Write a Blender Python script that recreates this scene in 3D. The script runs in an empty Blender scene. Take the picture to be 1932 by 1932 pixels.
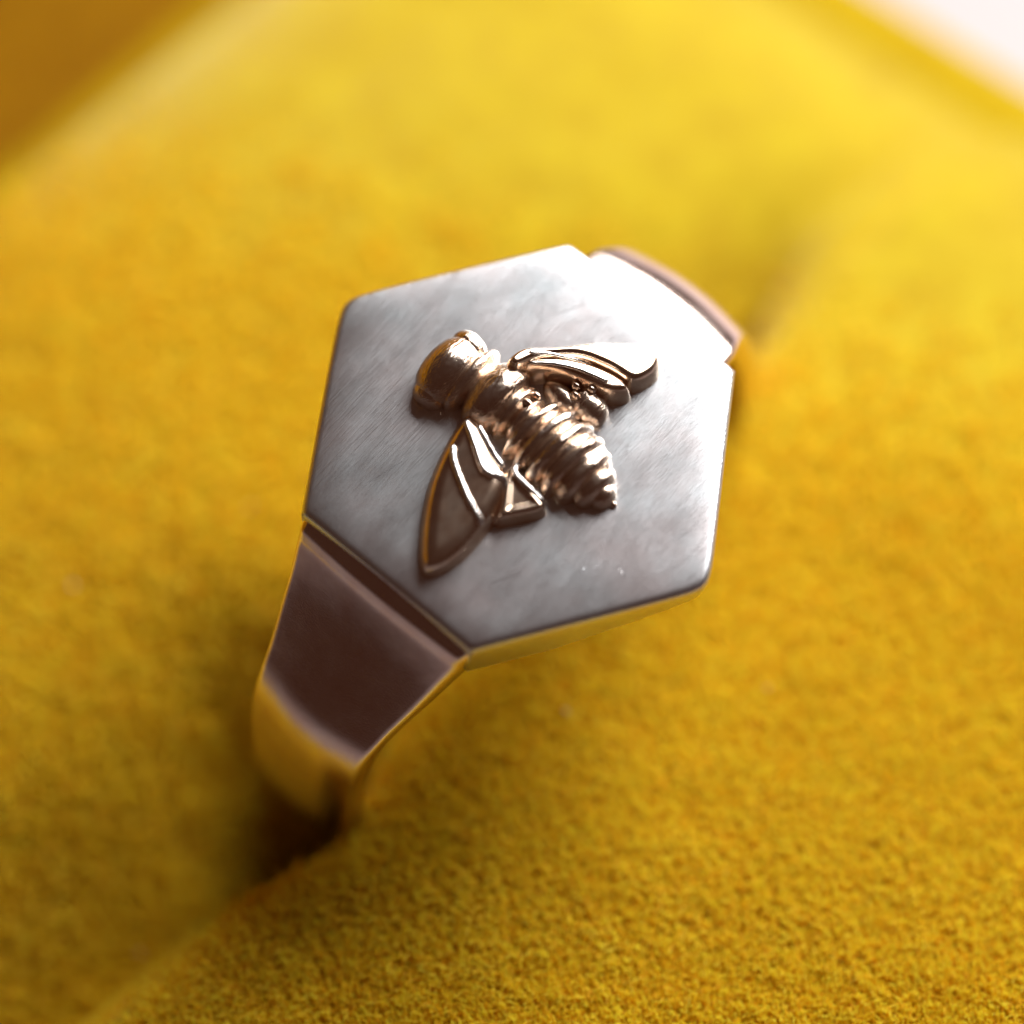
import bpy, math
import numpy as np
from mathutils import Vector, Matrix

S = 0.001                      # everything below is written in millimetres
rng = np.random.default_rng(7)
sc = bpy.context.scene
col = sc.collection

# ------------------------------------------------------------------ camera
PITCH = math.radians(60.0)
CAM = Vector((-0.2475, -34.1166, 55.2485))
cd = bpy.data.cameras.new('camera')
cam = bpy.data.objects.new('camera', cd)
col.objects.link(cam)
cam.location = CAM * S
cam.rotation_euler = (math.pi / 2 - PITCH, 0, 0)
cd.sensor_width = 36.0
cd.lens = 36.0 * 4810 / 1932
cd.clip_start = 0.001
cd.clip_end = 50.0
cd.dof.use_dof = True
cd.dof.focus_distance = 64.9 * S
cd.dof.aperture_fstop = 17.5
cd.dof.aperture_blades = 0
sc.camera = cam

# ------------------------------------------------------------------ world and lamps
w = bpy.data.worlds.new('World')
sc.world = w
w.use_nodes = True
bg = w.node_tree.nodes['Background']
bg.inputs[0].default_value = (0.80, 0.36, 0.23, 1)
bg.inputs[1].default_value = 0.055


def area(name, pos, target, sx, sy, radiance, color):
    ld = bpy.data.lights.new(name, 'AREA')
    ld.shape = 'RECTANGLE'
    ld.size, ld.size_y = sx * S, sy * S
    ld.energy = radiance * math.pi * (sx * S) * (sy * S)
    ld.color = color
    o = bpy.data.objects.new(name, ld)
    col.objects.link(o)
    o.location = Vector(pos) * S
    o.rotation_euler = (Vector(target) - Vector(pos)).to_track_quat('-Z', 'Y').to_euler()
    return o


area('window_light', (62, 82, 72), (1, 2, -4), 94, 86, 14.2, (1.0, 0.985, 0.97))

sc.view_settings.view_transform = 'Standard'
sc.view_settings.look = 'None'
sc.view_settings.exposure = 0.0
sc.view_settings.gamma = 1.0
sc.cycles.use_denoising = True
sc.cycles.max_bounces = 8
sc.cycles.sample_clamp_indirect = 6.0


# ------------------------------------------------------------------ helpers
def tag(o, label=None, cat=None, group=None, kind=None):
    for k, val in (('label', label), ('category', cat), ('group', group), ('kind', kind)):
        if val:
            o[k] = val
    return o


def empty(name, M=None):
    o = bpy.data.objects.new(name, None)
    o.empty_display_size = 0.002
    col.objects.link(o)
    if M is not None:
        o.matrix_world = M
    return o


def mesh(name, V, F, mat, parent=None, smooth=True):
    me = bpy.data.meshes.new(name)
    V = np.asarray(V, float) * S
    me.from_pydata(V.tolist(), [], [tuple(int(i) for i in f) for f in F])
    me.validate()
    if smooth:
        me.polygons.foreach_set('use_smooth', np.ones(len(me.polygons), bool))
    me.materials.append(mat)
    me.update()
    o = bpy.data.objects.new(name, me)
    col.objects.link(o)
    if parent is not None:
        o.parent = parent
    return o


def catmull(P, n=8, closed=False):
    P = np.asarray(P, float)
    out = []
    N = len(P)
    for i in range(N if closed else N - 1):
        if closed:
            p0, p1, p2, p3 = P[(i - 1) % N], P[i], P[(i + 1) % N], P[(i + 2) % N]
        else:
            p0, p1, p2, p3 = P[max(i - 1, 0)], P[i], P[i + 1], P[min(i + 2, N - 1)]
        for t in np.arange(n) / n:
            out.append(0.5 * ((2 * p1) + (p2 - p0) * t + (2 * p0 - 5 * p1 + 4 * p2 - p3) * t * t + (3 * p1 - p0 - 3 * p2 + p3) * t ** 3))
    if not closed:
        out.append(P[-1])
    return np.array(out)


def vnoise(x, y, seed=0):
    """smooth value noise, numpy"""
    r = np.random.default_rng(seed)
    tab = r.random((256, 256))
    xi, yi = np.floor(x).astype(int), np.floor(y).astype(int)
    fx, fy = x - xi, y - yi
    fx, fy = fx * fx * (3 - 2 * fx), fy * fy * (3 - 2 * fy)
    a = tab[xi % 256, yi % 256]; b = tab[(xi + 1) % 256, yi % 256]
    c = tab[xi % 256, (yi + 1) % 256]; d = tab[(xi + 1) % 256, (yi + 1) % 256]
    return (a * (1 - fx) + b * fx) * (1 - fy) + (c * (1 - fx) + d * fx) * fy


def sstep(a, b, x):
    t = np.clip((x - a) / (b - a), 0, 1)
    return t * t * (3 - 2 * t)


# ------------------------------------------------------------------ materials
def new_mat(name):
    m = bpy.data.materials.new(name)
    m.use_nodes = True
    nt = m.node_tree
    return m, nt, nt.nodes['Principled BSDF']


def coords(nt, scale, rot=(0, 0, 0), space='Object'):
    tc = nt.nodes.new('ShaderNodeTexCoord')
    mp = nt.nodes.new('ShaderNodeMapping')
    mp.inputs['Scale'].default_value = [s / S for s in scale]
    mp.inputs['Rotation'].default_value = rot
    nt.links.new(tc.outputs[space], mp.inputs['Vector'])
    return mp.outputs[0]


def noise(nt, vec, scale=1.0, detail=3.0, rough=0.55):
    n = nt.nodes.new('ShaderNodeTexNoise')
    n.inputs['Scale'].default_value = scale
    n.inputs['Detail'].default_value = detail
    n.inputs['Roughness'].default_value = rough
    nt.links.new(vec, n.inputs['Vector'])
    return n.outputs['Fac']


def ramp(nt, fac, stops):
    r = nt.nodes.new('ShaderNodeValToRGB')
    el = r.color_ramp.elements
    while len(el) > 1:
        el.remove(el[-1])
    el[0].position, el[0].color = stops[0][0], (*stops[0][1], 1)
    for p, c in stops[1:]:
        e = el.new(p)
        e.color = (*c, 1)
    nt.links.new(fac, r.inputs[0])
    return r.outputs[0]


def remap(nt, fac, a, b, lo, hi):
    r = nt.nodes.new('ShaderNodeMapRange')
    for k, v in (('From Min', a), ('From Max', b), ('To Min', lo), ('To Max', hi)):
        r.inputs[k].default_value = v
    nt.links.new(fac, r.inputs['Value'])
    return r.outputs[0]


def bump(nt, height, dist, strength=1.0, normal=None):
    b = nt.nodes.new('ShaderNodeBump')
    b.inputs['Distance'].default_value = dist * S
    b.inputs['Strength'].default_value = strength
    nt.links.new(height, b.inputs['Height'])
    if normal is not None:
        nt.links.new(normal, b.inputs['Normal'])
    return b.outputs[0]


def metal(name, c0, c1, r0, r1, brush=0.002, dents=0.006, brush_scale=(0.7, 26, 26), mottle=1.3):
    m, nt, p = new_mat(name)
    p.inputs['Metallic'].default_value = 1.0
    big = noise(nt, coords(nt, (mottle,) * 3), 1.0, 4, 0.6)
    nt.links.new(ramp(nt, big, [(0.35, c0), (0.65, c1)]), p.inputs['Base Color'])
    sm = noise(nt, coords(nt, (0.6, 1.1, 1.1)), 1.0, 5, 0.6)
    nt.links.new(remap(nt, sm, 0.3, 0.7, r0, r1), p.inputs['Roughness'])
    lines = noise(nt, coords(nt, brush_scale, (0, 0, 0.18)), 1.0, 3, 0.65)
    soft = noise(nt, coords(nt, (0.9, 1.3, 1.3)), 1.0, 2, 0.5)
    n1 = bump(nt, soft, dents * 10, 1.0)
    n2 = bump(nt, lines, brush * 10, 1.0, n1)
    nt.links.new(n2, p.inputs['Normal'])
    return m


M_FACE = metal('brushed_silver', (0.79, 0.735, 0.745), (0.80, 0.855, 0.89), 0.28, 0.33, 0.0012, 0.00035, mottle=0.30)
M_BAND = metal('polished_rose_silver', (0.86, 0.64, 0.55), (0.91, 0.74, 0.66), 0.15, 0.22, 0.00028, 0.0008)
M_BEE = metal('cast_gold', (0.80, 0.60, 0.46), (0.91, 0.78, 0.66), 0.15, 0.26, 0.0030, 0.005, (2.2, 12, 12), 2.0)
M_WING = metal('cast_gold_wing', (0.82, 0.59, 0.43), (0.91, 0.75, 0.60), 0.17, 0.26, 0.0002, 0.0005, (3, 9, 9), 2.0)
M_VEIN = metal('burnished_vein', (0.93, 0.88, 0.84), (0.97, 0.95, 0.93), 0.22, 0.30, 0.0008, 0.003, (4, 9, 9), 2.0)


def velvet(name, dark, light, sheen=0.5, hair=False):
    m, nt, p = new_mat(name)
    p.inputs['Roughness'].default_value = 0.85 if not hair else 0.6
    p.inputs['Specular IOR Level'].default_value = 0.1 if not hair else 0.35
    p.inputs['Sheen Weight'].default_value = sheen
    p.inputs['Sheen Roughness'].default_value = 0.45
    p.inputs['Sheen Tint'].default_value = (1.0, 0.90, 0.38, 1)
    if hair:
        hi = nt.nodes.new('ShaderNodeHairInfo')
        base = ramp(nt, hi.outputs['Random'], [(0.0, dark), (0.55, light), (1.0, tuple(min(1, k * 1.12 + .02) for k in light))])
        mx = nt.nodes.new('ShaderNodeMix')
        mx.data_type = 'RGBA'
        nt.links.new(remap(nt, hi.outputs['Intercept'], 0.25, 1.0, 0.0, 1.0), mx.inputs[0])
        root_shade = nt.nodes.new('ShaderNodeMix')
        root_shade.data_type = 'RGBA'; root_shade.blend_type = 'MULTIPLY'
        root_shade.inputs[0].default_value = 1.0
        nt.links.new(base, root_shade.inputs[6])
        root_shade.inputs[7].default_value = (0.97, 0.72, 0.72, 1)  # fibres share one dye; shade deep in the pile painted as oranger roots
        nt.links.new(root_shade.outputs[2], mx.inputs[6])
        nt.links.new(base, mx.inputs[7])
        c = mx.outputs[2]
    else:
        n = noise(nt, coords(nt, (0.55,) * 3), 1.0, 5, 0.65)
        c = ramp(nt, n, [(0.3, dark), (0.7, light)])
        fine = noise(nt, coords(nt, (9,) * 3), 1.0, 3, 0.7)
        nt.links.new(bump(nt, fine, 0.10, 0.8), p.inputs['Normal'])
    nt.links.new(c, p.inputs['Base Color'])
    if hair:
        tr = nt.nodes.new('ShaderNodeBsdfTranslucent')
        mix = nt.nodes.new('ShaderNodeMixShader')
        mix.inputs[0].default_value = 0.5
        nt.links.new(c, tr.inputs['Color'])
        nt.links.new(p.outputs[0], mix.inputs[1])
        nt.links.new(tr.outputs[0], mix.inputs[2])
        nt.links.new(mix.outputs[0], nt.nodes['Material Output'].inputs['Surface'])
    return m


M_VELVET = velvet('mustard_velvet', (0.54, 0.35, 0.004), (0.66, 0.485, 0.009), 1.0)
M_PILE = velvet('mustard_pile', (0.93, 0.64, 0.008), (0.99, 0.92, 0.045), 0.5, True)
M_BOX = velvet('mustard_box_velvet', (0.46, 0.29, 0.004), (0.54, 0.37, 0.005), 0.1)

m, nt, p = new_mat('pale_pink_tabletop')
tn = noise(nt, coords(nt, (0.02,) * 3), 1.0, 3)
nt.links.new(ramp(nt, tn, [(0.3, (0.50, 0.41, 0.42)), (0.7, (0.53, 0.45, 0.46))]), p.inputs['Base Color'])
p.inputs['Roughness'].default_value = 0.6
M_TABLE = m

# ------------------------------------------------------------------ tabletop
ZT = -22.0
tab = mesh('tabletop', [(-600, -600, ZT), (600, -600, ZT), (600, 600, ZT), (-600, 600, ZT)], [(0, 1, 2, 3)], M_TABLE, smooth=False)
tag(tab, kind='structure')

# ------------------------------------------------------------------ cushion (x along the slot, y across it)
ALPHA = math.atan2(0.7554, 0.6526)
ZC = -8.9                     # top of the cushion below the ring face
CUSH = Matrix.Rotation(ALPHA, 4, 'Z')
CUSH.translation = Vector((0, 0, 0))
# local x = along slot (up right in the picture), local y = across (towards upper left)
XM, YM = 26.2, 24.6


def cushion_z(x, y):
    ax, ay = np.abs(x), np.abs(y)
    dome = -np.where(x < 0, 3.2, 0.8) * (np.clip(ax / XM, 0, 1.2) ** 2.1) - 0.7 * (np.clip(ay / YM, 0, 1.2) ** 2.6)
    near = y < 0                                            # the half towards the bottom right
    z = ZC + dome + np.where(near, 0.55, 0.0) - 2.0 * np.exp(-((y - 1.0) / 4.2) ** 2) * sstep(-0.2, 1.2, y - 0.55 - 1.1 * sstep(2, 16, x)) * sstep(20, 9, ax) - 3.2 * np.exp(-((y - 1.2) / 5.0) ** 2) * sstep(0.3, 1.5, y - 0.55) * sstep(-3, -8, x)
    # rounded outer edge
    R = 5.0
    dx = np.clip((ax - (XM - 8.5)) / 8.5, 0, None)
    dy = np.clip((ay - (YM - 6.5)) / 6.5, 0, None)
    d = np.clip(np.hypot(dx, dy), 0, 1)
    z = z - R * (1 - np.sqrt(np.clip(1 - d * d, 0, 1)))
    z = z - 4.0 * sstep(0.93, 1.0, d)
    # slot: gap half width and rolled lips
    g = 0.05 + np.where(x < 0, 1.30, 0.55) * np.exp(-((ax - 8.6) / 2.6) ** 2) + 0.5 * np.exp(-(x / 6.0) ** 4)
    yy = y - 0.55 - 1.1 * sstep(2, 16, x) + 0.10 * np.sin(x * 0.25)
    r = np.where(near, 1.5 + 0.7 * sstep(4, 12, x), 3.8) + 0.5 * np.exp(-((x + 8.5) / 4.0) ** 2)
    e = np.clip((np.abs(yy) - g) / r, 0, 1)
    lip = r * (1 - np.sqrt(np.clip(1 - (1 - e) ** 2, 0, 1)))
    fade = 1 - np.where(x > 0, 0.92 * sstep(10.0, 17.0, ax), 0.8 * sstep(12.0, 21.0, ax))
    z = z - lip * fade - 7.0 * sstep(0.35, -0.05, np.abs(yy) - g) * (np.abs(yy) < g + 0.35) * fade * (1 - sstep(10.5, 13.5, x))
    # soft unevenness of the padding
    z = z + 0.30 * (vnoise(x * 0.16 + 50, y * 0.16 + 50, 3) - 0.5) + 0.06 * (vnoise(x * 0.9 + 80, y * 0.9 + 80, 4) - 0.5)
    return z


def axis_pts(lim, lo, hi):
    pts = [-lim]
    x = -lim
    while x < lim:
        x += lo if abs(x) < 5 else hi
        pts.append(min(x, lim))
    return np.array(pts)


gx = np.linspace(-XM, XM, 300)
gy = axis_pts(YM, 0.07, 0.17)
X, Y = np.meshgrid(gx, gy, indexing='ij')
Zc = cushion_z(X, Y)
nx, ny = X.shape
V = np.stack([X, Y, Zc], -1).reshape(-1, 3)
idx = np.arange(nx * ny).reshape(nx, ny)
F = np.stack([idx[:-1, :-1], idx[1:, :-1], idx[1:, 1:], idx[:-1, 1:]], -1).reshape(-1, 4)


def fast_mesh(name, V, F, mat, parent):
    me = bpy.data.meshes.new(name)
    V = np.ascontiguousarray(np.asarray(V, np.float32) * S)
    me.vertices.add(len(V)); me.vertices.foreach_set('co', V.ravel())
    me.loops.add(F.size); me.loops.foreach_set('vertex_index', F.astype(np.int32).ravel())
    me.polygons.add(len(F))
    me.polygons.foreach_set('loop_start', np.arange(len(F), dtype=np.int32) * F.shape[1])
    me.update(calc_edges=True)
    me.polygons.foreach_set('use_smooth', np.ones(len(F), bool))
    me.materials.append(mat)
    o = bpy.data.objects.new(name, me)
    col.objects.link(o)
    o.parent = parent
    return o


cushion = empty('ring_cushion', CUSH)
tag(cushion, 'mustard yellow velvet ring cushion with a diagonal slot holding the ring', 'cushion')
# close the sides down to the tray
rim_idx = np.concatenate([idx[:, 0], idx[-1, 1:], idx[-2::-1, -1], idx[0, -2:0:-1]])
Vb = V[rim_idx].copy(); Vb[:, 2] = -19.0
Fb = []
n0, nb = len(V), len(rim_idx)
for i in range(nb):
    j = (i + 1) % nb
    Fb.append((rim_idx[j], rim_idx[i], n0 + i, n0 + j))
pad = fast_mesh('velvet_pad', np.vstack([V, Vb]), np.vstack([F, np.array(Fb)]), M_VELVET, cushion)

# velvet pile: short leaning fibres, drawn as hair curves (nobody could count them)
N = 300000
RT = np.array(CUSH.to_3x3())
fx = rng.uniform(-XM + 1.0, XM - 1.0, N * 2)
fy = rng.uniform(-YM + 1.0, YM - 1.0, N * 2)
wx = fx * math.cos(ALPHA) - fy * math.sin(ALPHA)
wy = fx * math.sin(ALPHA) + fy * math.cos(ALPHA)
keep = (np.abs(wx) < 21.5) & (wy > -14.5) & (wy < 36)
dens = np.clip(1.05 - (wy + 7.0) / 14.0, 0.22, 1.0)
dens *= 1 - sstep(2.0, 17.0, wy + 0.35 * wx)
keep &= rng.random(N * 2) < dens
fx, fy, wx, wy = fx[keep], fy[keep], wx[keep], wy[keep]
n = len(fx)
fz = cushion_z(fx, fy)
eps = 0.05
gxn = (cushion_z(fx + eps, fy) - cushion_z(fx - eps, fy)) / (2 * eps)
gyn = (cushion_z(fx, fy + eps) - cushion_z(fx, fy - eps)) / (2 * eps)
ok = (np.abs(gxn) < 4) & (np.abs(gyn) < 4)
fx, fy, fz, gxn, gyn, wy = fx[ok], fy[ok], fz[ok], gxn[ok], gyn[ok], wy[ok]
n = len(fx)
nrm = np.stack([-gxn, -gyn, np.ones(n)], 1)
nrm /= np.linalg.norm(nrm, axis=1)[:, None]
# lean: nap direction + swirls + clumping + jitter
lean = np.zeros((n, 3))
a1 = vnoise(fx * 1.1 + 40, fy * 1.1 + 40, 11) - .5
a2 = vnoise(fx * 1.1 + 140, fy * 1.1 + 90, 12) - .5
b1 = vnoise(fx * 7.5 + 40, fy * 7.5 + 40, 13) - .5
b2 = vnoise(fx * 7.5 + 90, fy * 7.5 + 10, 14) - .5
lean[:, 0] = 0.10 + 0.6 * a1 + 0.6 * b1 + rng.normal(0, .40, n)
lean[:, 1] = 0.10 + 0.6 * a2 + 0.6 * b2 + rng.normal(0, .40, n)
L = rng.uniform(0.22, 0.42, n)[:, None]
P0 = np.stack([fx, fy, fz], 1) - nrm * 0.05
P1 = P0 + (nrm + lean * 0.35) * L * 0.5
P2 = P0 + (nrm * 0.93 + lean * 0.85) * L
PP = np.stack([P0, P1, P2], 1).reshape(-1, 3).astype(np.float32) * S
hc = bpy.data.hair_curves.new('velvet_pile')
hc.add_curves([3] * n)
hc.attributes['position'].data.foreach_set('vector', np.ascontiguousarray(PP).ravel())
rad = hc.attributes.get('radius') or hc.attributes.new('radius', 'FLOAT', 'POINT')
thick = np.clip(1.0 + (wy + 7) / 12.0, 1.0, 2.0)
rr = np.stack([0.024 * thick, 0.021 * thick, 0.011 * thick], 1).astype(np.float32) * S
rad.data.foreach_set('value', np.ascontiguousarray(rr).ravel())
hc.materials.append(M_PILE)
pile = bpy.data.objects.new('velvet_pile', hc)
col.objects.link(pile)
pile.parent = cushion
tag(pile, kind='stuff')

# ------------------------------------------------------------------ box round the cushion
box = empty('ring_box', CUSH)
tag(box, 'mustard velvet covered square ring box around and below the cushion', 'ring box')


def rrect(hx, hy, r, n=8):
    pts = []
    for cx, cy, a0 in ((hx - r, hy - r, 0), (-hx + r, hy - r, 90), (-hx + r, -hy + r, 180), (hx - r, -hy + r, 270)):
        for k in range(n + 1):
            a = math.radians(a0 + 90 * k / n)
            pts.append((cx + r * math.cos(a), cy + r * math.sin(a)))
    return pts


def rings(levels):
    """levels: list of (hx, hy, r, z) from inside to outside"""
    V, F = [], []
    m = None
    for hx, hy, r, z in levels:
        pts = rrect(hx, hy, r)
        m = len(pts)
        V += [(x, y, z) for x, y in pts]
    for l in range(len(levels) - 1):
        for i in range(m):
            j = (i + 1) % m
            F.append((l * m + i, (l + 1) * m + i, (l + 1) * m + j, l * m + j))
    return V, F


LZ = -14.0
EX, EY = 29.2, 28.0
V, F = rings([(24.4, 24.0, 3, -19.0), (24.7, 24.3, 3, -18.5), (25.3, 24.8, 3, LZ - 0.3), (25.7, 25.1, 3, LZ), (EX - .7, EY - .7, 3.4, LZ),
              (EX - .2, EY - .2, 3.8, LZ - .2), (EX, EY, 4, LZ - .8), (EX, EY, 4, ZT + 0.3), (EX - .3, EY - .3, 4, ZT)])
mesh('box_rim', V, F, M_BOX, box)
# raised padded lid along the far left side, leaning a little outwards
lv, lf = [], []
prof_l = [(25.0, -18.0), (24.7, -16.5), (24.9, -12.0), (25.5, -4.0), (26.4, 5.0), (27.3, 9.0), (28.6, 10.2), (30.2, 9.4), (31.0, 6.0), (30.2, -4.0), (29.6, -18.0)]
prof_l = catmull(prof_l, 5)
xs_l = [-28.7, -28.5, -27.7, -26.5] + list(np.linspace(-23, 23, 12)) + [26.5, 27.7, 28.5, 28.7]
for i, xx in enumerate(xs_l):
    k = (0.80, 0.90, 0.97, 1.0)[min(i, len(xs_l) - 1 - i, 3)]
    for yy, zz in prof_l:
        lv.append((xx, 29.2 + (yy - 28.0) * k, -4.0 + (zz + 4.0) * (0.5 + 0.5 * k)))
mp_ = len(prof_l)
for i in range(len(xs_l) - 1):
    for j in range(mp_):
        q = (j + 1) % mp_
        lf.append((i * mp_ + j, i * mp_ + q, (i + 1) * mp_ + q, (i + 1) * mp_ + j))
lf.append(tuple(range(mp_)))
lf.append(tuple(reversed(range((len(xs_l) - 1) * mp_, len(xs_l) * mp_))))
mesh('box_lid', lv, lf, velvet('shaded_lid_velvet', (0.52, 0.25, 0.003), (0.62, 0.32, 0.004), 0.1), box)  # same velvet as the box; the lid's shade is put into an oranger base

# ------------------------------------------------------------------ the ring
RM = Matrix(((0.6526, 0.7572, 0.0276), (0.7554, -0.6473, -0.1014), (0.0589, -0.0870, 0.9945))).to_4x4()
# columns: u (across the finger hole, up right), v (bee axis), n (face normal); u x v points down, so geometry is mirrored:
# use local axes (u, -v, n) to stay right handed
RM = Matrix(((0.6526, -0.7572, 0.0276), (0.7554, 0.6473, -0.1014), (0.0589, 0.0870, 0.9945))).to_4x4()
ring = empty('signet_ring', RM)
tag(ring, 'silver signet ring with a gold bee on its hexagonal face, standing in the velvet slot', 'ring')


def L3(P):
    P = np.asarray(P, float).copy()
    P[..., 1] *= -1
    return P


def rmesh(name, V, F, mat, parent=None, smooth=True):
    return mesh(name, L3(V), [tuple(reversed(f)) for f in F], mat, parent or ring, smooth)


CZ, RI = -8.9, 7.95


def halfw(u):
    return 6.25 - 0.655 * (math.sqrt(u * u + 0.30 ** 2))


# hexagonal head: sections across v, stepped along u
UE = 5.22
us = np.concatenate([[-UE, -UE + .02, -UE + .06, -UE + .12, -UE + .2, -UE + .32], np.linspace(-UE + .5, UE - .5, 46), [UE - .32, UE - .2, UE - .12, UE - .06, UE - .02, UE]])


def drop(d, r=0.16, soft=0.9, amt=0.045):
    d = max(d, 0.0)
    z = 0.0
    if d < r:
        z -= r - math.sqrt(max(r * r - (r - d) ** 2, 0))
    if d < soft:
        z -= amt * (1 - d / soft) ** 2
    return z


NV = 40
edge = [0, .02, .05, .1, .16, .25, .4, .65]
V, F = [], []
secn = None
for u in us:
    wv = halfw(u)
    dv = edge + list(np.linspace(1.0, 2 * wv - 1.0, NV)) + [2 * wv - e for e in reversed(edge)]
    zb = -0.85 - 0.95 * min(1.0, math.sqrt(u * u + .2) / 3.4)
    top = []
    for d in dv:
        de = min(d, 2 * wv - d) * 0.84
        z = drop(de) + drop(UE - abs(u))
        z = max(z, -0.24) - 0.10 * ((u / 6) ** 2 + ((-wv + d) / 6) ** 2)
        top.append((u, -wv + d, z))
    wb = wv - 0.10
    sec = top + [(u, wv, -0.4), (u, wb + .04, zb + .12), (u, wb - .1, zb), (u, 0, zb - 0.0), (u, -wb + .1, zb), (u, -wb - .04, zb + .12), (u, -wv, -0.4)]
    secn = len(sec)
    V += sec
for i in range(len(us) - 1):
    for j in range(secn):
        k = (j + 1) % secn
        F.append((i * secn + j, (i + 1) * secn + j, (i + 1) * secn + k, i * secn + k))
F.append(tuple(range(secn)))
F.append(tuple(reversed(range((len(us) - 1) * secn, len(us) * secn))))
face = rmesh('hexagonal_face', V, F, M_FACE)

# shank: profile points (u, z, half width), near side then round the bottom then far side
near = [(-5.0, -.24, 2.80), (-5.28, -.26, 2.80), (-5.52, -.42, 2.76), (-5.66, -.64, 2.72), (-5.80, -.88, 2.68), (-6.3, -1.55, 2.50), (-7.0, -2.36, 2.28),
        (-7.7, -3.12, 2.05), (-8.32, -3.84, 1.90), (-8.74, -4.7, 1.84), (-8.98, -5.8, 1.82), (-9.12, -7.2, 1.80), (-9.18, -8.6, 1.80)]
bottom = [(9.15 * math.cos(a), CZ + 9.15 * math.sin(a), 1.75) for a in np.radians(np.linspace(188, 352, 22))]
far = [(9.15, -8.6, 1.8), (9.0, -7.0, 1.85), (8.6, -5.4, 1.9), (8.25, -4.3, 1.9), (7.75, -2.95, 1.92), (7.25, -1.82, 2.05), (6.7, -1.10, 2.18), (6.1, -.66, 2.38), (5.6, -.46, 2.46), (5.3, -.38, 2.5), (5.0, -.27, 2.8)]
prof = catmull(near + bottom + far, 5)
V, F = [], []
m_ = None
for u, z, wv in prof:
    c = np.array([0, CZ]); o_ = np.array([u, z]); dvec = c - o_; dist = np.linalg.norm(dvec); dirn = dvec / dist
    th = 1.05 + 0.35 * max(0.0, 1 - abs(abs(u) - 5.2) / 2.5) * (z > -4)
    sec = []
    r = 0.22
    inn = o_ + dirn * th
    for s, t in [(-1, th - .18), (-1, r + .2), ]:
        q = o_ + dirn * t
        sec.append((q[0], -wv, q[1]))
    for a in (30, 60, 90):
        a = math.radians(a)
        q = o_ + dirn * (r - r * math.sin(a)) + dirn * 0.20
        sec.append((q[0], -wv + r - r * math.cos(a), q[1]))
    for k in np.linspace(-1, 1, 13)[1:-1]:
        q = o_ + dirn * (0.22 * k * k)
        sec.append((q[0], (wv - r) * k, q[1]))
    for a in (90, 60, 30):
        a = math.radians(a)
        q = o_ + dirn * (r - r * math.sin(a)) + dirn * 0.20
        sec.append((q[0], wv - r + r * math.cos(a), q[1]))
    for t in (r + .2, th - .18):
        q = o_ + dirn * t
        sec.append((q[0], wv, q[1]))
    for k in (1, 0.5, 0, -.5, -1):
        sec.append((inn[0], (wv - .18) * k, inn[1]))
    m_ = len(sec)
    V += sec
for i in range(len(prof) - 1):
    for j in range(m_):
        k = (j + 1) % m_
        F.append((i * m_ + j, (i + 1) * m_ + j, (i + 1) * m_ + k, i * m_ + k))
F.append(tuple(range(m_)))
F.append(tuple(reversed(range((len(prof) - 1) * m_, len(prof) * m_))))
band = rmesh('band', V, F, M_BAND)
tag(band, 'tapering rose tinted silver band going down into the slot')


# ------------------------------------------------------------------ bee
def sdf_poly(px, py, poly):
    """signed distance, positive inside"""
    A = poly; B = np.roll(poly, -1, 0)
    best = np.full(px.shape, 1e9)
    inside = np.zeros(px.shape, bool)
    for (ax, ay), (bx, by) in zip(A, B):
        ex, ey = bx - ax, by - ay
        wx_, wy_ = px - ax, py - ay
        t = np.clip((wx_ * ex + wy_ * ey) / (ex * ex + ey * ey + 1e-12), 0, 1)
        best = np.minimum(best, np.hypot(wx_ - ex * t, wy_ - ey * t))
        c = ((ay <= py) & (by > py)) | ((by <= py) & (ay > py))
        with np.errstate(divide='ignore', invalid='ignore'):
            xi = ax + (py - ay) * ex / (ey if abs(ey) > 1e-12 else 1e-12)
        inside ^= c & (px < xi)
    return np.where(inside, best, -best)


def seg_dist(px, py, line):
    best = np.full(px.shape, 1e9)
    for (ax, ay), (bx, by) in zip(line[:-1], line[1:]):
        ex, ey = bx - ax, by - ay
        t = np.clip(((px - ax) * ex + (py - ay) * ey) / (ex * ex + ey * ey + 1e-12), 0, 1)
        best = np.minimum(best, np.hypot(px - ax - ex * t, py - ay - ey * t))
    return best


def wing_height(spec, u, v):
    poly = spec['poly']
    d = sdf_poly(u, v, poly)
    h = spec['h'](u, v)
    top = h - spec.get('dish', 0.12) * sstep(0.10, 0.38, d)
    for ln, wdt, hgt in spec.get('ridges', []):
        top = top + hgt * sstep(wdt, wdt * 0.25, seg_dist(u, v, ln)) * sstep(0.0, 0.2, d)
    e = spec.get('edge', 0.16)
    return d, -0.12 + (top + 0.12) * np.sqrt(np.clip(1 - (1 - np.clip(d / e, 0, 1)) ** 2, 0, 1))


def relief(name, spec, mat, step=0.035):
    poly = spec['poly'] = catmull(spec['pts'], 6, True)
    lo, hi = poly.min(0) - .05, poly.max(0) + .05
    gu = np.arange(lo[0], hi[0], step); gv = np.arange(lo[1], hi[1], step)
    U, Vv = np.meshgrid(gu, gv, indexing='ij')
    d, h = wing_height(spec, U, Vv)
    ins = d > -step * 1.2
    ids = -np.ones(U.shape, int)
    ids[ins] = np.arange(ins.sum())
    q = ins[:-1, :-1] & ins[1:, :-1] & ins[1:, 1:] & ins[:-1, 1:]
    F = np.stack([ids[:-1, :-1][q], ids[:-1, 1:][q], ids[1:, 1:][q], ids[1:, :-1][q]], -1)[:, ::-1]
    V = np.stack([U[ins], Vv[ins], h[ins]], 1)
    return rmesh(name, V, F.tolist(), mat)


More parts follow.
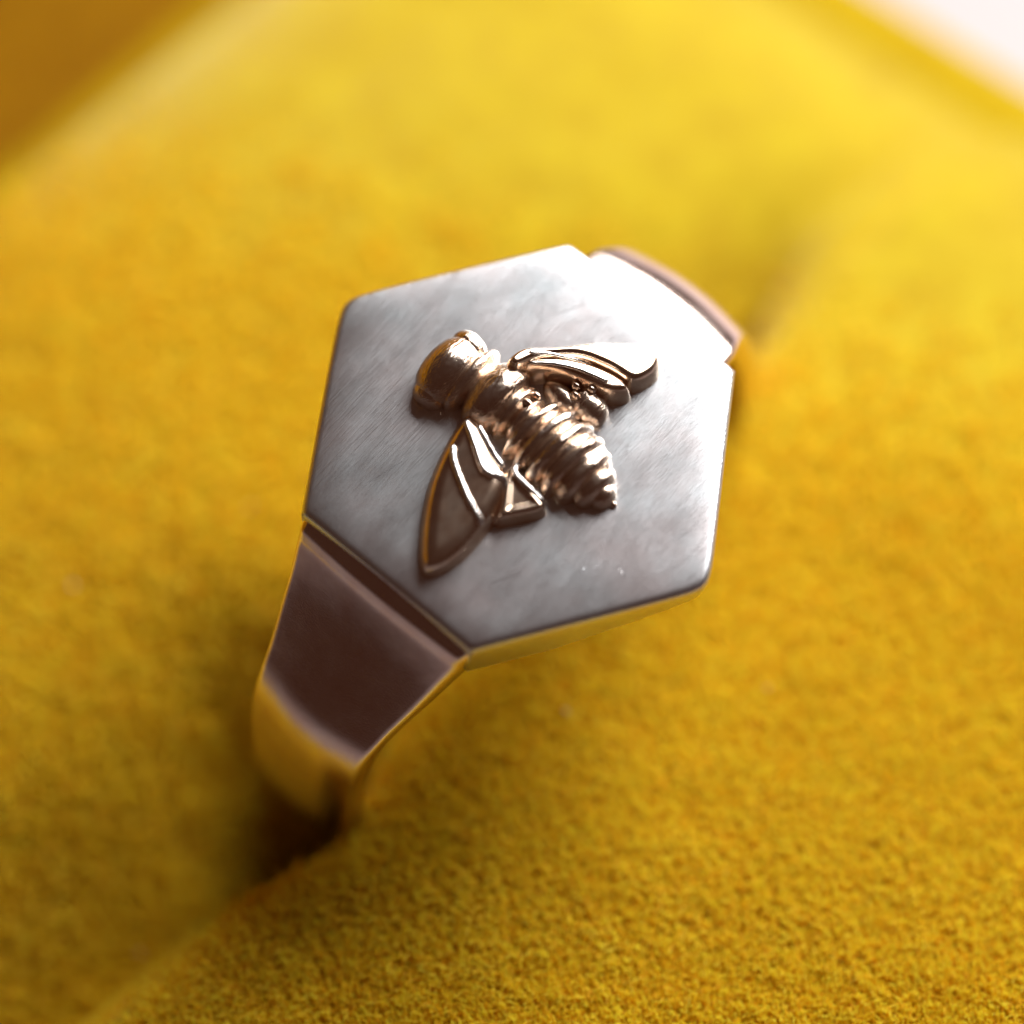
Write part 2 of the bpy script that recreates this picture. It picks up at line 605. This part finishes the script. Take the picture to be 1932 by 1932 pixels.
def vein(line, hs, radius, parent, spec=None, lift=0.0, taper=1.0):
    L = catmull(line, 6)
    if spec is not None:
        _, z = wing_height(spec, L[:, 0], L[:, 1])
        z = np.maximum(z, 0.15)
    else:
        z = np.full(len(L), hs)
    # smooth the height along the vein
    z = np.convolve(np.pad(z, 3, mode='edge'), np.ones(7) / 7, 'valid') + lift
    P = np.column_stack([L, z])
    V, F = [], []
    k = 10
    for i, p in enumerate(P):
        t = P[min(i + 1, len(P) - 1)] - P[max(i - 1, 0)]
        t /= np.linalg.norm(t)
        side = np.cross(t, [0, 0, 1]); side /= np.linalg.norm(side)
        up = np.cross(side, t)
        f = i / (len(P) - 1)
        r = radius * (1 - (1 - taper) * f) * (0.45 if i in (0, len(P) - 1) else 1.0) * (1 + 0.10 * math.sin(i * 2.1))
        for a in range(k):
            an = 2 * math.pi * a / k
            ca, sa = math.cos(an), math.sin(an)
            ca = math.copysign(abs(ca) ** 0.8, ca)
            V.append(p + side * r * ca + up * r * 0.75 * sa)
    for i in range(len(P) - 1):
        for a in range(k):
            b = (a + 1) % k
            F.append((i * k + a, i * k + b, (i + 1) * k + b, (i + 1) * k + a))
    F.append(tuple(reversed(range(k))))
    F.append(tuple(range((len(P) - 1) * k, len(P) * k)))
    o = rmesh('wing_vein', V, F, M_VEIN, parent)
    return o


# forewing on the window side
fw_up = dict(pts=[(.95, -1.45), (1.6, -1.42), (2.27, -.86), (3.16, -.20), (3.87, .58), (4.04, 1.10), (3.89, 1.42), (3.40, 1.55), (2.80, 1.32), (2.62, .55), (2.3, -.15), (1.6, -.72), (.9, -1.0)],
             h=lambda u, v: 1.18 - 0.20 * (u - 1.0) - 0.06 * (v + 1), edge=0.26, dish=0.0)
hw_up = dict(pts=[(1.0, -1.2), (1.5, -1.15), (2.15, -.55), (2.60, .20), (2.80, .95), (2.70, 1.36), (2.42, 1.36), (2.08, .98), (1.86, .31), (1.62, -.37), (1.2, -.86), (.9, -1.0)],
             h=lambda u, v: 1.02 - 0.16 * (u - 1.0) - 0.05 * (v + 1), edge=0.24, dish=0.0)
fw_lo = dict(pts=[(-.62, -1.38), (-1.48, -1.27), (-2.55, -.90), (-3.33, -.46), (-4.06, .08), (-4.42, .45), (-4.50, .76), (-4.08, 1.05), (-3.42, 1.16), (-2.61, 1.12), (-2.15, 1.08), (-1.5, .86), (-1.10, .50), (-.95, 0.0), (-.55, -.80)],
             h=lambda u, v: 0.72 - 0.03 * (-u - 1.0) + 0.10 * (0.2 - v) * 0.6, edge=0.50, dish=0.05)
hw_lo = dict(pts=[(-1.35, .45), (-1.05, .36), (-.76, .52), (-.98, 1.0), (-1.10, 1.72), (-1.36, 1.88), (-1.9, 1.54), (-2.35, 1.16), (-1.95, .86)],
             h=lambda u, v: 0.60 - 0.06 * v, edge=0.26, dish=0.10)
w1 = relief('bee_forewing', fw_up, M_WING)
w2 = relief('bee_hindwing', hw_up, M_WING)
w3 = relief('bee_forewing', fw_lo, M_WING)
w4 = relief('bee_hindwing', hw_lo, M_WING)
tag(w1, 'forewing of the bee on the bright upper right side')
tag(w2, 'hindwing of the bee on the bright upper right side')
tag(w3, 'long forewing of the bee pointing down left')
tag(w4, 'small hindwing of the bee beside the abdomen')
vein([(-1.62, -.92), (-1.92, -.62), (-2.15, -.25), (-2.44, .33), (-2.68, 1.00)], 0, .085, w3, fw_lo, .07)
vein([(-.89, -1.13), (-1.24, -.55), (-1.58, .05), (-1.53, .42)], 0, .080, w3, fw_lo, .08)
vein([(-.75, -.84), (-.96, -.29), (-1.13, .35)], 0, .095, w3, fw_lo, .05)
vein([(-1.50, .36), (-1.40, .56), (-1.60, .80), (-1.95, .98), (-2.35, 1.13)], 0, .12, w3, fw_lo, .04, 0.35)
vein([(-.84, .56), (-1.10, .70), (-1.14, 1.18), (-1.16, 1.72)], 0, .085, w4, hw_lo, .07, 0.6)
vein([(1.5, -1.10), (2.0, -.62), (2.45, -.05), (2.62, .45)], 0, .05, w1, fw_up, .02)
vein([(1.35, -.95), (1.75, -.50), (2.1, .10), (2.35, .85)], 0, .05, w2, hw_up, .03)


def blob(name, c, r, mat, parent=None, nu=28, nv=20, rotz=0.0, tilt=0.0, sq=1.0, rough=0.0, seed=1, cut=-0.15):
    """ellipsoid lump, flattened below the face plane"""
    V, F = [], []
    for i in range(nv + 1):
        th = math.pi * i / nv
        for j in range(nu):
            ph = 2 * math.pi * j / nu
            x = math.sin(th) * math.cos(ph); y = math.sin(th) * math.sin(ph); z = math.cos(th)
            x, y, z = [math.copysign(abs(k) ** sq, k) for k in (x, y, z)]
            V.append((x * r[0], y * r[1], z * r[2]))
    V = np.array(V)
    if rough:
        nn = vnoise(V[:, 0] * 3 + 20 + seed, V[:, 1] * 7 + 20, seed) - .5
        V *= (1 + rough * nn)[:, None]
    ct, st = math.cos(tilt), math.sin(tilt)
    V = np.stack([V[:, 0] * ct - V[:, 2] * st, V[:, 1], V[:, 0] * st + V[:, 2] * ct], 1)
    cz, sz = math.cos(rotz), math.sin(rotz)
    V = np.stack([V[:, 0] * cz - V[:, 1] * sz, V[:, 0] * sz + V[:, 1] * cz, V[:, 2]], 1) + np.array(c)
    V[:, 2] = np.maximum(V[:, 2], cut)
    for i in range(nv):
        for j in range(nu):
            k = (j + 1) % nu
            F.append((i * nu + j, (i + 1) * nu + j, (i + 1) * nu + k, i * nu + k))
    return rmesh(name, V, F, mat, parent)


# head, collar, thorax, waist
head = blob('bee_head', (0.12, -2.50, 0.20), (1.10, .72, .80), M_BEE, rough=.03, seed=2, sq=.95)
blob('eye', (0.42, -2.93, 0.40), (.30, .22, .28), M_BEE, head, nu=20, nv=14, rough=.02, seed=9)
blob('eye', (0.86, -2.52, 0.26), (.42, .58, .58), M_BEE, head, rotz=.25, rough=.04, seed=3)
blob('eye', (-0.74, -2.48, 0.16), (.36, .46, .42), M_BEE, head, rotz=-.25, rough=.04, seed=4)
blob('face_plate', (-0.10, -2.92, 0.16), (.44, .30, .40), M_BEE, head, rough=.08, seed=5)
blob('mandible', (-.18, -3.10, 0.05), (.16, .16, .18), M_BEE, head, nu=14, nv=10)
blob('mandible', (.36, -3.12, 0.05), (.16, .16, .18), M_BEE, head, nu=14, nv=10)
collar = blob('bee_collar', (0.25, -1.92, 0.22), (1.06, .34, .74), M_BEE, rough=.06, seed=6)
thorax = blob('bee_thorax', (0.28, -1.12, 0.18), (1.08, .66, .92), M_BEE, rough=.06, seed=7, sq=.92)
for k, (cv, ru, rz) in enumerate([(-.50, .86, .74), (-.16, .74, .62)]):
    blob('bee_waist', (0.30, cv, 0.14), (ru, .26, rz), M_BEE, rough=.05, seed=8 + k)
for k, uu in enumerate([.9, .55]):
    blob('waist_bead', (uu, -.30, .58 + .12 * k), (.10, .14, .10), M_BEE, thorax, nu=12, nv=8)

# abdomen: overlapping segments, each a raised ring narrowing to the tip
ab = blob('bee_abdomen', (0.24, 1.15, 0.10), (0.99, 1.47, .755), M_BEE, rough=.05, seed=11)
AX = lambda v: 0.24 - 0.07 * v
segs = [(.16, 1.06, .80), (.62, 1.19, .92), (1.10, 1.20, .92), (1.56, 1.11, .84), (1.98, .93, .70), (2.36, .68, .55)]
for k, (vv, ru, rz) in enumerate(segs):
    blob('abdomen_segment', (AX(vv), vv, 0.10), (ru, .33, rz), M_BEE, ab, nu=40, nv=24, rotz=0.10, rough=.07, seed=20 + k, sq=.95)
blob('abdomen_tip', (AX(2.64), 2.64, 0.08), (.40, .32, .38), M_BEE, ab, rough=.04)
blob('stinger', (AX(2.9) + .04, 2.92, .02), (.10, .16, .08), M_BEE, ab, nu=12, nv=8)

# hind leg tucked under the wing, and small knobs on it
leg = blob('bee_leg', (1.72, .78, .12), (.46, .58, .42), M_BEE, rotz=.25, rough=.08, seed=31)
blob('bee_leg', (1.45, .10, .10), (.34, .60, .34), M_BEE, rotz=.1, rough=.08, seed=32)
for q in [(1.80, .25, .50), (1.98, .62, .52), (1.62, .38, .42)]:
    blob('leg_knob', q, (.11, .13, .14), M_BEE, leg, nu=12, nv=8)


# small dings on the polished face, lower edge
def sliver(p0, p1, wd, h=0.012):
    p0, p1 = np.array(p0), np.array(p1)
    d = p1 - p0; L_ = np.linalg.norm(d); d /= L_; s = np.array([-d[1], d[0]])
    V = []
    for t, k in ((0, .3), (.5, 1), (1, .3)):
        c = p0 + d * L_ * t
        for q, z in ((-wd * k, -.01), (0, h), (wd * k, -.01)):
            V.append((*(c + s * q), z - 0.10 * ((c[0] / 6) ** 2 + (c[1] / 6) ** 2)))
    F = []
    for i in range(2):
        for j in range(2):
            F.append((i * 3 + j, (i + 1) * 3 + j, (i + 1) * 3 + j + 1, i * 3 + j + 1))
    return rmesh('scratch', V, F, M_FACE, face)


marks = [((-1.70, 3.50), (-1.80, 3.60), .02), ((-1.15, 4.15), (-1.22, 4.45), .02), ((-.7, 3.4), (-2.1, 4.0), .011)]
for k in range(16):
    a0 = rng.uniform([-4.2, -4.0], [3.6, 4.6])
    an = rng.normal(0.25, .5)
    le = rng.uniform(.25, 1.3)
    b0 = a0 + le * np.array([math.cos(an), math.sin(an)])
    if max(abs(a0[0]), abs(b0[0])) < 4.9 and max(abs(a0[1]), abs(b0[1])) < halfw(max(abs(a0[0]), abs(b0[0]))) - .3 and (a0[1] > 2.6 or a0[0] < -2.6 or a0[0] > 2.9):
        marks.append((tuple(a0), tuple(b0), .008))
for a, b, wd in marks:
    sliver(a, b, wd)

# lint caught in the pile, pale specks and one curled hair
def lint(x, y, sz, seed):
    q = np.random.default_rng(seed)
    V, F = [], []
    z = float(cushion_z(np.array([x]), np.array([y]))[0]) + 0.30
    p = np.array([x, y, z]); d = q.normal(0, 1, 3); d[2] *= .2; d /= np.linalg.norm(d)
    nseg = 9
    for i in range(nseg):
        r_ = sz * (0.35 + 0.65 * math.sin(math.pi * i / (nseg - 1)))
        s1 = np.cross(d, [0, 0, 1]); s1 /= np.linalg.norm(s1); s2 = np.cross(s1, d)
        for a in range(5):
            V.append(p + s1 * r_ * math.cos(a * 1.2566) + s2 * r_ * math.sin(a * 1.2566))
        d = d + q.normal(0, .35, 3) * [1, 1, .3]; d /= np.linalg.norm(d)
        p = p + d * sz * 0.8
    for i in range(nseg - 1):
        for a in range(5):
            b = (a + 1) % 5
            F.append((i * 5 + a, i * 5 + b, (i + 1) * 5 + b, (i + 1) * 5 + a))
    return V, F


LV, LF = [], []
for k in range(13):
    v_, f_ = lint(rng.uniform(-14, 8), rng.uniform(-19, 12), rng.uniform(.018, .045), 100 + k)
    LF += [tuple(i + len(LV) for i in f) for f in f_]
    LV += list(v_)
m, nt, p = new_mat('pale_lint')
p.inputs['Base Color'].default_value = (0.62, 0.55, 0.42, 1)
p.inputs['Roughness'].default_value = 0.9
tag(mesh('lint', LV, LF, m, cushion), kind='stuff')

bpy.context.view_layer.update()
